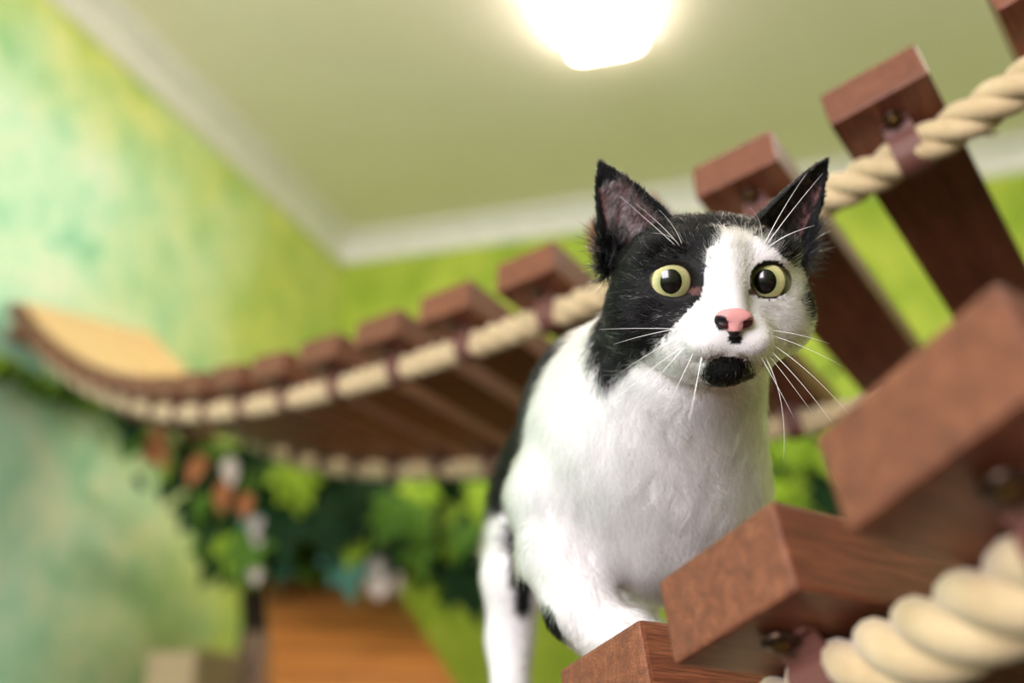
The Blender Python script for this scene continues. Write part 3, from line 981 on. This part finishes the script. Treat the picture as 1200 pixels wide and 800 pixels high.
def nose_zone(h):
    return (((h[:, 0] - 0.14) / 0.95) ** 2 + ((h[:, 1] + 1.8) / 0.72) ** 2 < 1) & (h[:, 2] > 3.2)
w, headm, hh = coat(CV)
skin = np.where(w[:, None] > 0.5, np.array([[0.70, 0.67, 0.67]]), np.array([[0.004, 0.0038, 0.004]]))
skin[ear_inner(CV)] = lin(112, 76, 76)[:3]
skin[eye_zone(hh, 1.12)] = (0.006, 0.004, 0.004)
def duct_zone(h, f):
    r = np.zeros(len(h), bool)
    for s, (ex, ey) in zip((-1, 1), EYE_L):
        r |= (((h[:, 0] - ex + s * 0.92) / (0.26 * f)) ** 2 + ((h[:, 1] - ey + 0.56) / (0.19 * f)) ** 2 < 1) & (h[:, 2] > 1.5)
    return r
skin[duct_zone(hh, 1.0)] = lin(84, 56, 54)[:3]
def col_mat(name, rough=0.7):
    t = NT(name)
    at = t.n('ShaderNodeAttribute'); at.attribute_name = 'coat'
    t.bump(t.noise(t.coord(), 900, 2), 0.1, 0.0004)
    return t.set(Base_Color=at.outputs['Color'], Roughness=rough, Specular_IOR_Level=0.25)
def to_world_np(P):
    B = np.array([list(cam2dir((1, 0, 0))), list(cam2dir((0, 1, 0))), list(cam2dir((0, 0, 1)))])
    return P @ B + np.array([0, 0, H])
def from_arrays(name, V, Fq, mat, cols=None):
    me = bpy.data.meshes.new(name)
    me.from_pydata(V.tolist(), [], Fq.tolist())
    me.polygons.foreach_set('use_smooth', [True] * len(me.polygons))
    if cols is not None:
        at = me.attributes.new('coat', 'FLOAT_COLOR', 'POINT')
        c4 = np.concatenate([cols, np.ones((len(cols), 1))], 1).astype(np.float32)
        at.data.foreach_set('color', c4.ravel())
    me.materials.append(mat)
    return me
cb = Vector(PLANK_C @ Vector((0.07, -0.02, 0)))
cat = thing('cat', cb, 'black and white cat with yellow eyes standing on the foreground rope bridge', 'cat')
CB = np.array(cb)
body_me = from_arrays('body', to_world_np(CV) - CB, CF[:, ::-1], col_mat('cat_skin'), skin)
body_o = new_obj('body', body_me, None, cat)
tag(body_o, 'black and white furry body with upright ears')

# nose leather
NF = Field(np.arange(-0.012, 0.012, 0.0005, dtype=np.float32), np.arange(-0.012, 0.012, 0.0005, dtype=np.float32), np.arange(-0.012, 0.012, 0.0005, dtype=np.float32))
for c, r in (((0, 0.16, -0.05), (0.60, 0.32, 0.42)), ((0, -0.22, 0.06), (0.25, 0.36, 0.32)), ((-0.34, 0.02, 0.0), (0.36, 0.26, 0.34)), ((0.34, 0.02, 0.0), (0.36, 0.26, 0.34))):
    fn, lo, hi = f_ell(np.array(c) * 0.01, np.array(r) * 0.01)
    NF.union(fn, lo, hi, 0.0022)
for s in (-1, 1):
    fn, lo, hi = f_cap((0.0026 * s, -0.0012, 0.0042), (0.0062 * s, -0.0002, 0.0024), 0.0011, 0.0013)
    NF.cut(fn, lo, hi, 0.0008)
fn, lo, hi = f_cap((0, -0.001, 0.0052), (0, -0.006, 0.0045), 0.0004, 0.0005)
NF.cut(fn, lo, hi, 0.0006)
NV, NFc = NF.mesh()
ncol = np.tile(np.array(lin(200, 140, 138)[:3]), (len(NV), 1))
dk = (np.abs(np.abs(NV[:, 0]) - 0.0046) < 0.0019) & (NV[:, 1] < 0.0004) & (NV[:, 1] > -0.0028) & (NV[:, 2] < 0.0034)
ncol[dk] = lin(60, 22, 24)[:3]
ncol[(NV[:, 1] < -0.0034)] = (0.012, 0.01, 0.01)
ncol[((NV[:, 0] + 0.0055) / 0.0022) ** 2 + ((NV[:, 1] - 0.0002) / 0.002) ** 2 < 1] = (0.015, 0.01, 0.012)
NOSE = hp(0.14, -1.75, 4.18)
NV = NOSE + NV[:, :1] * 1.25 * HX + NV[:, 1:2] * 1.3 * HY + NV[:, 2:] * 1.1 * HZ
no = new_obj('nose', from_arrays('nose', to_world_np(NV) - CB, NFc, col_mat('nose_leather', 0.38), ncol), None, cat)
tag(no, 'pink nose with black spots')

# eyes
def mat_eye():
    t = NT('cat_eye')
    tc = t.n('ShaderNodeTexCoord'); sep = t.n('ShaderNodeSeparateXYZ'); t.l(tc.outputs['Object'], sep.inputs[0])
    def rad(ax, ay):
        v = t.n('ShaderNodeCombineXYZ'); m1 = t.n('ShaderNodeMath'); m1.operation = 'MULTIPLY'; m2 = t.n('ShaderNodeMath'); m2.operation = 'MULTIPLY'
        t.l(sep.outputs['X'], m1.inputs[0]); t.l(sep.outputs['Y'], m2.inputs[0]); m1.inputs[1].default_value = 1 / ax; m2.inputs[1].default_value = 1 / ay
        t.l(m1.outputs[0], v.inputs[0]); t.l(m2.outputs[0], v.inputs[1])
        ln = t.n('ShaderNodeVectorMath'); ln.operation = 'LENGTH'; t.l(v.outputs[0], ln.inputs[0])
        return ln.outputs['Value']
    iris = rad(0.0096, 0.0096); pup = rad(0.0051, 0.0059)
    st = t.noise(t.coord((1, 1, 0.2)), 700, 3)
    ic = t.ramp(iris, [(0.52, lin(134, 142, 92)), (0.70, lin(178, 176, 122)), (0.88, lin(200, 190, 142)), (0.95, lin(70, 56, 30)), (1.0, lin(30, 20, 16))])
    ic = t.mix(t.ramp(st, [(0.3, (0.25, 0.25, 0.25, 1)), (0.7, (0, 0, 0, 1))]), ic, lin(120, 120, 60))
    c = t.mix(t.ramp(pup, [(0.96, (0, 0, 0, 1)), (1.0, (1, 1, 1, 1))]), (0.002, 0.002, 0.002, 1), ic)
    return t.set(Base_Color=c, Roughness=0.25, Specular_IOR_Level=0.3, Coat_Weight=1.0, Coat_Roughness=0.02, Coat_IOR=1.38)
M['eye'] = mat_eye()
bm = bmesh.new()
bmesh.ops.create_uvsphere(bm, u_segments=48, v_segments=32, radius=0.0122)
eye_me = bm_mesh(bm, 'eye', True); eye_me.materials.append(M['eye'])
for i, (ex, ey) in enumerate(EYE_L):
    c = hp(ex + (0.03 if ex < 0 else 0.13), ey, 1.53)
    pos = cam2world(c)
    g = (Vector((0, 0, H)) - pos).normalized()                  # gaze: at the lens
    up_ = cam2dir((0, 1, 0)); xx = up_.cross(g).normalized(); yy = g.cross(xx)
    m = Matrix((xx, yy, g)).transposed().to_4x4(); m.translation = pos - cb
    new_obj('eye', eye_me, None, cat, m)

# whiskers and brow hairs
M['whisker'] = mat_plain('white_whisker', (0.9, 0.88, 0.86, 1), 0.35)
def whisker(root, d, length, droop, r=0.00022):
    root = np.array(root, float); d = np.array(d, float); d /= np.linalg.norm(d)
    pts = []
    for i in range(11):
        t = i / 10
        q = root + d * length * t + np.array(droop) * t * t
        pts.append(Vector(to_world_np(hp(*q)[None])[0] - CB))
    new_obj('whisker', tube_mesh('whisker', pts, [r * (1 - 0.85 * i / 10) for i in range(11)], 5), M['whisker'], cat)
for root, d, ln, dr in (((-1.6, -2.1, 3.3), (-1, 0.05, -0.15), 4.2, (0, -0.2, 0)), ((-1.7, -2.3, 3.2), (-1, -0.42, -0.1), 3.4, (0, -0.5, 0)), ((-1.5, -2.5, 3.3), (-0.75, -0.75, 0.0), 4.2, (0, -0.6, 0)),
                        ((-1.3, -2.7, 3.4), (-0.5, -1, 0.1), 3.6, (-0.2, -0.4, 0)), ((-1.1, -2.8, 3.5), (-0.18, -1, 0.1), 3.4, (-0.1, -0.3, 0)), ((-1.0, -2.75, 3.5), (-0.28, -1, 0.2), 3.6, (0, -0.3, 0)),
                        ((-1.8, -2.0, 3.1), (-1, -0.15, -0.3), 3.4, (0, -0.3, 0)), ((-1.5, -2.6, 3.2), (-0.9, -0.55, -0.1), 4.8, (0, -0.8, 0)),
                        ((1.5, -2.2, 3.2), (1, -0.25, -0.1), 4.2, (0, -0.6, 0)), ((1.5, -2.4, 3.2), (1, -0.55, 0), 5.0, (0, -1.4, 0)), ((1.4, -2.5, 3.3), (0.8, -0.7, 0.1), 4.6, (0, -1.0, 0)),
                        ((1.3, -2.6, 3.3), (0.6, -0.8, 0.1), 5.0, (-1.8, -1.4, 0)), ((1.6, -2.1, 3.1), (1, -0.05, -0.1), 3.4, (0, -0.5, 0)), ((1.4, -2.6, 3.2), (0.7, -0.8, 0), 3.6, (0.2, -0.6, 0)), ((1.2, -2.7, 3.3), (0.5, -0.9, 0.2), 3.4, (0.1, -0.5, 0)),
                        ((-2.0, 1.75, 2.7), (-0.75, 0.8, 0.5), 2.6, (-0.6, 0.1, 0)), ((-1.9, 1.8, 2.7), (-0.45, 1, 0.6), 2.0, (-0.5, -0.1, 0)), ((-2.1, 1.7, 2.7), (-0.9, 0.7, 0.4), 3.0, (-0.6, 0.5, 0)), ((-2.0, 1.7, 2.7), (-0.6, 0.9, 0.7), 1.8, (-0.6, -0.7, 0)),
                        ((1.9, 1.8, 2.7), (0.35, 1, 0.5), 3.4, (0.5, 0.2, 0)), ((2.0, 1.8, 2.7), (0.5, 0.9, 0.6), 3.6, (0.5, 0.3, 0)), ((2.1, 1.7, 2.7), (0.7, 0.7, 0.6), 2.0, (0.6, -0.3, 0)), ((1.8, 1.8, 2.7), (-0.1, 1, 0.7), 2.6, (-0.7, -0.6, 0))):
    whisker(root, d, ln, dr)

# fur: one strand object rooted all over the skin
def fur(n_head, n_body):
    tri = np.concatenate([CF[:, [0, 2, 1]], CF[:, [0, 3, 2]]])
    A, B, C = CV[tri[:, 0]], CV[tri[:, 1]], CV[tri[:, 2]]
    cr = np.cross(B - A, C - A)
    area = np.linalg.norm(cr, axis=1) / 2
    cen = (A + B + C) / 3
    hh_ = to_head(cen)
    ishead = (np.linalg.norm(hh_ * np.array([1, 0.95, 1]), axis=1) < 6.2) | (hh_[:, 1] > 1.5)
    vn = np.zeros_like(CV)
    for k in range(3):
        np.add.at(vn, tri[:, k], cr)
    vn /= np.linalg.norm(vn, axis=1)[:, None] + 1e-12
    far = to_head(CV)[:, 1] > -1
    if ((CV - HC) * vn)[far].sum() < 0:              # strands grow outwards
        vn = -vn
    out = []
    for sel, n, wgt in ((ishead, n_head, np.where(hh_[:, 2] > -2.5, 1.0, 0.35)), (~ishead, n_body, np.where(cen[:, 2] < 0.66, 1.0, 0.35))):
        p = area * wgt * sel; p /= p.sum()
        f = RNG.choice(len(tri), n, p=p)
        u = RNG.random((n, 2)); m = u.sum(1) > 1; u[m] = 1 - u[m]
        a, b = u[:, :1], u[:, 1:]
        P = A[f] * (1 - a - b) + B[f] * a + C[f] * b
        N = vn[tri[f, 0]] * (1 - a - b) + vn[tri[f, 1]] * a + vn[tri[f, 2]] * b
        out.append((P, N / np.linalg.norm(N, axis=1)[:, None]))
    P = np.concatenate([o[0] for o in out]); N = np.concatenate([o[1] for o in out])
    h = to_head(P)
    keep = ~eye_zone(h, 1.05) & ~nose_zone(h) & ~duct_zone(h, 1.0)
    P, N, h = P[keep], N[keep], h[keep]
    w, head, _ = coat(P, 2.6)
    inner = ear_inner(P)
    isear = h[:, 1] > 3.3 + 0.0 * h[:, 0]
    isear |= (np.abs(h[:, 0]) > 3.6) & (h[:, 1] > 2.6)
    # length in centimetres
    ln = np.full(len(P), 1.9)
    d = np.linalg.norm(h - np.array([0.1, -1.7, 4.2]), axis=1)
    ln_h = np.interp(d, [0.5, 1.5, 3, 5, 7, 9], [0.12, 0.26, 0.50, 0.85, 1.1, 1.4])
    hd = np.clip((6.8 - np.linalg.norm(h, axis=1)) / 1.2, 0, 1)
    hd[h[:, 1] > 1.0] = 1
    ln = ln * (1 - hd) + ln_h * hd
    ln[isear] = 0.30
    ln[inner] = 0.6
    leg = (P[:, 1] < -0.115) & (P[:, 2] < 0.60) & (P[:, 0] < 0.07)
    ln[leg] = 0.75
    ln[(P[:, 1] < -0.16)] = 0.7
    edm = eye_zone(h, 1.45)
    ln[edm] *= 0.5
    # lay of the coat
    fl = np.tile(np.array([0.05, -1.0, 0.12]), (len(P), 1))
    back = np.clip((P[:, 2] - 0.56) / 0.08, 0, 1)[:, None]
    fl = fl * (1 - back) + np.array([[-0.1, -0.5, 1.0]]) * back
    fh = (P - hp(0, -1.0, 4.8)); fh /= np.linalg.norm(fh, axis=1)[:, None]
    fh[isear] = EARS[0][1]
    rm = isear & (h[:, 0] > 0); fh[rm] = EARS[1][1]
    fl = fl * (1 - hd[:, None]) + fh * hd[:, None]
    inn = np.where(inner & (h[:, 0] > 0))[0]; inl = np.where(inner & (h[:, 0] <= 0))[0]
    fl[inl] = EARS[0][2] * 0.9 + EARS[0][1] * 0.5
    fl[inn] = -EARS[1][2] * 0.9 + EARS[1][1] * 0.5
    fl += RNG.normal(0, 0.16, fl.shape)
    # soft clumps: neighbouring strands share a lean
    key = np.floor(P / 0.0045).astype(np.int64)
    hsh = (key[:, 0] * 73856093 ^ key[:, 1] * 19349663 ^ key[:, 2] * 83492791) % 4096
    lean = RNG.normal(0, 0.27, (4096, 3))
    fl += lean[hsh]
    T = fl - N * (fl * N).sum(1, keepdims=True); T /= np.linalg.norm(T, axis=1)[:, None] + 1e-9
    lift = np.where(hd > 0.5, 0.30, 0.34) + RNG.normal(0, 0.07, len(P))
    lift[isear] = 0.22
    lift[inner] = 0.55
    ln = ln * RNG.uniform(0.7, 1.15, len(P)) * 0.01
    npt = 5
    pts = np.zeros((len(P), npt, 3))
    for i in range(npt):
        t = i / (npt - 1)
        dirv = N * (lift * (1 - 0.55 * t))[:, None] + T * (0.75 + 0.25 * t)
        pts[:, i] = P - N * 0.0004 + dirv * (ln * t)[:, None] + RNG.normal(0, 0.00012, P.shape) * t
    col = np.where(w[:, None] > 0.5, np.array([[0.76, 0.735, 0.74]]), np.array([[0.0035, 0.0033, 0.0037]]))
    col = col * RNG.uniform(0.66, 1.0, (len(P), 1))
    px_, py_ = 600 + 1120 * P[:, 0] / P[:, 2], 400 - 1120 * P[:, 1] / P[:, 2]
    pink = (((px_ - 862) / 17) ** 2 + ((py_ - 366) / 15) ** 2 < RNG.uniform(0.5, 1.1, len(P))) & (h[:, 2] > 2.5)
    col[pink] = (0.72, 0.42, 0.42)
    stray = (w < 0.5) & head & (RNG.random(len(P)) < 0.035)
    col[stray] = (0.5, 0.48, 0.48)
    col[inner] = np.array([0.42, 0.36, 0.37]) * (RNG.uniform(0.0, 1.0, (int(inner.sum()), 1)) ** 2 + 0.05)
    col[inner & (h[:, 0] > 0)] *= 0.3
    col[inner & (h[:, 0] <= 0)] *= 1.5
    rad = np.tile(np.array([0.00016, 0.00016, 0.00013, 0.00009, 0.00003]), (len(P), 1))
    rad[hd < 0.5] *= 1.25
    W3 = to_world_np(pts.reshape(-1, 3)) - CB
    hc = bpy.data.hair_curves.new('fur')
    hc.add_curves([npt] * len(P))
    hc.points.foreach_set('position', W3.astype(np.float32).ravel())
    ra = hc.attributes.get('radius') or hc.attributes.new('radius', 'FLOAT', 'POINT')
    ra.data.foreach_set('value', rad.astype(np.float32).ravel())
    ca = hc.attributes.new('coat', 'FLOAT_COLOR', 'CURVE')
    ca.data.foreach_set('color', np.concatenate([col, np.ones((len(P), 1))], 1).astype(np.float32).ravel())
    t = NT('cat_fur')
    at = t.n('ShaderNodeAttribute'); at.attribute_name = 'coat'
    hb = t.n('ShaderNodeBsdfHairPrincipled')
    hb.parametrization = 'COLOR'
    t.l(at.outputs['Color'], hb.inputs['Color'])
    hb.inputs['IOR'].default_value = 1.3
    hb.inputs['Roughness'].default_value = 0.35
    hb.inputs['Radial Roughness'].default_value = 0.6
    t.l(hb.outputs[0], t.t.nodes['Material Output'].inputs['Surface'])
    hc.materials.append(t.m)
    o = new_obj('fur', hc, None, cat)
    o['kind'] = 'stuff'
    return o
fur(64000, 90000)
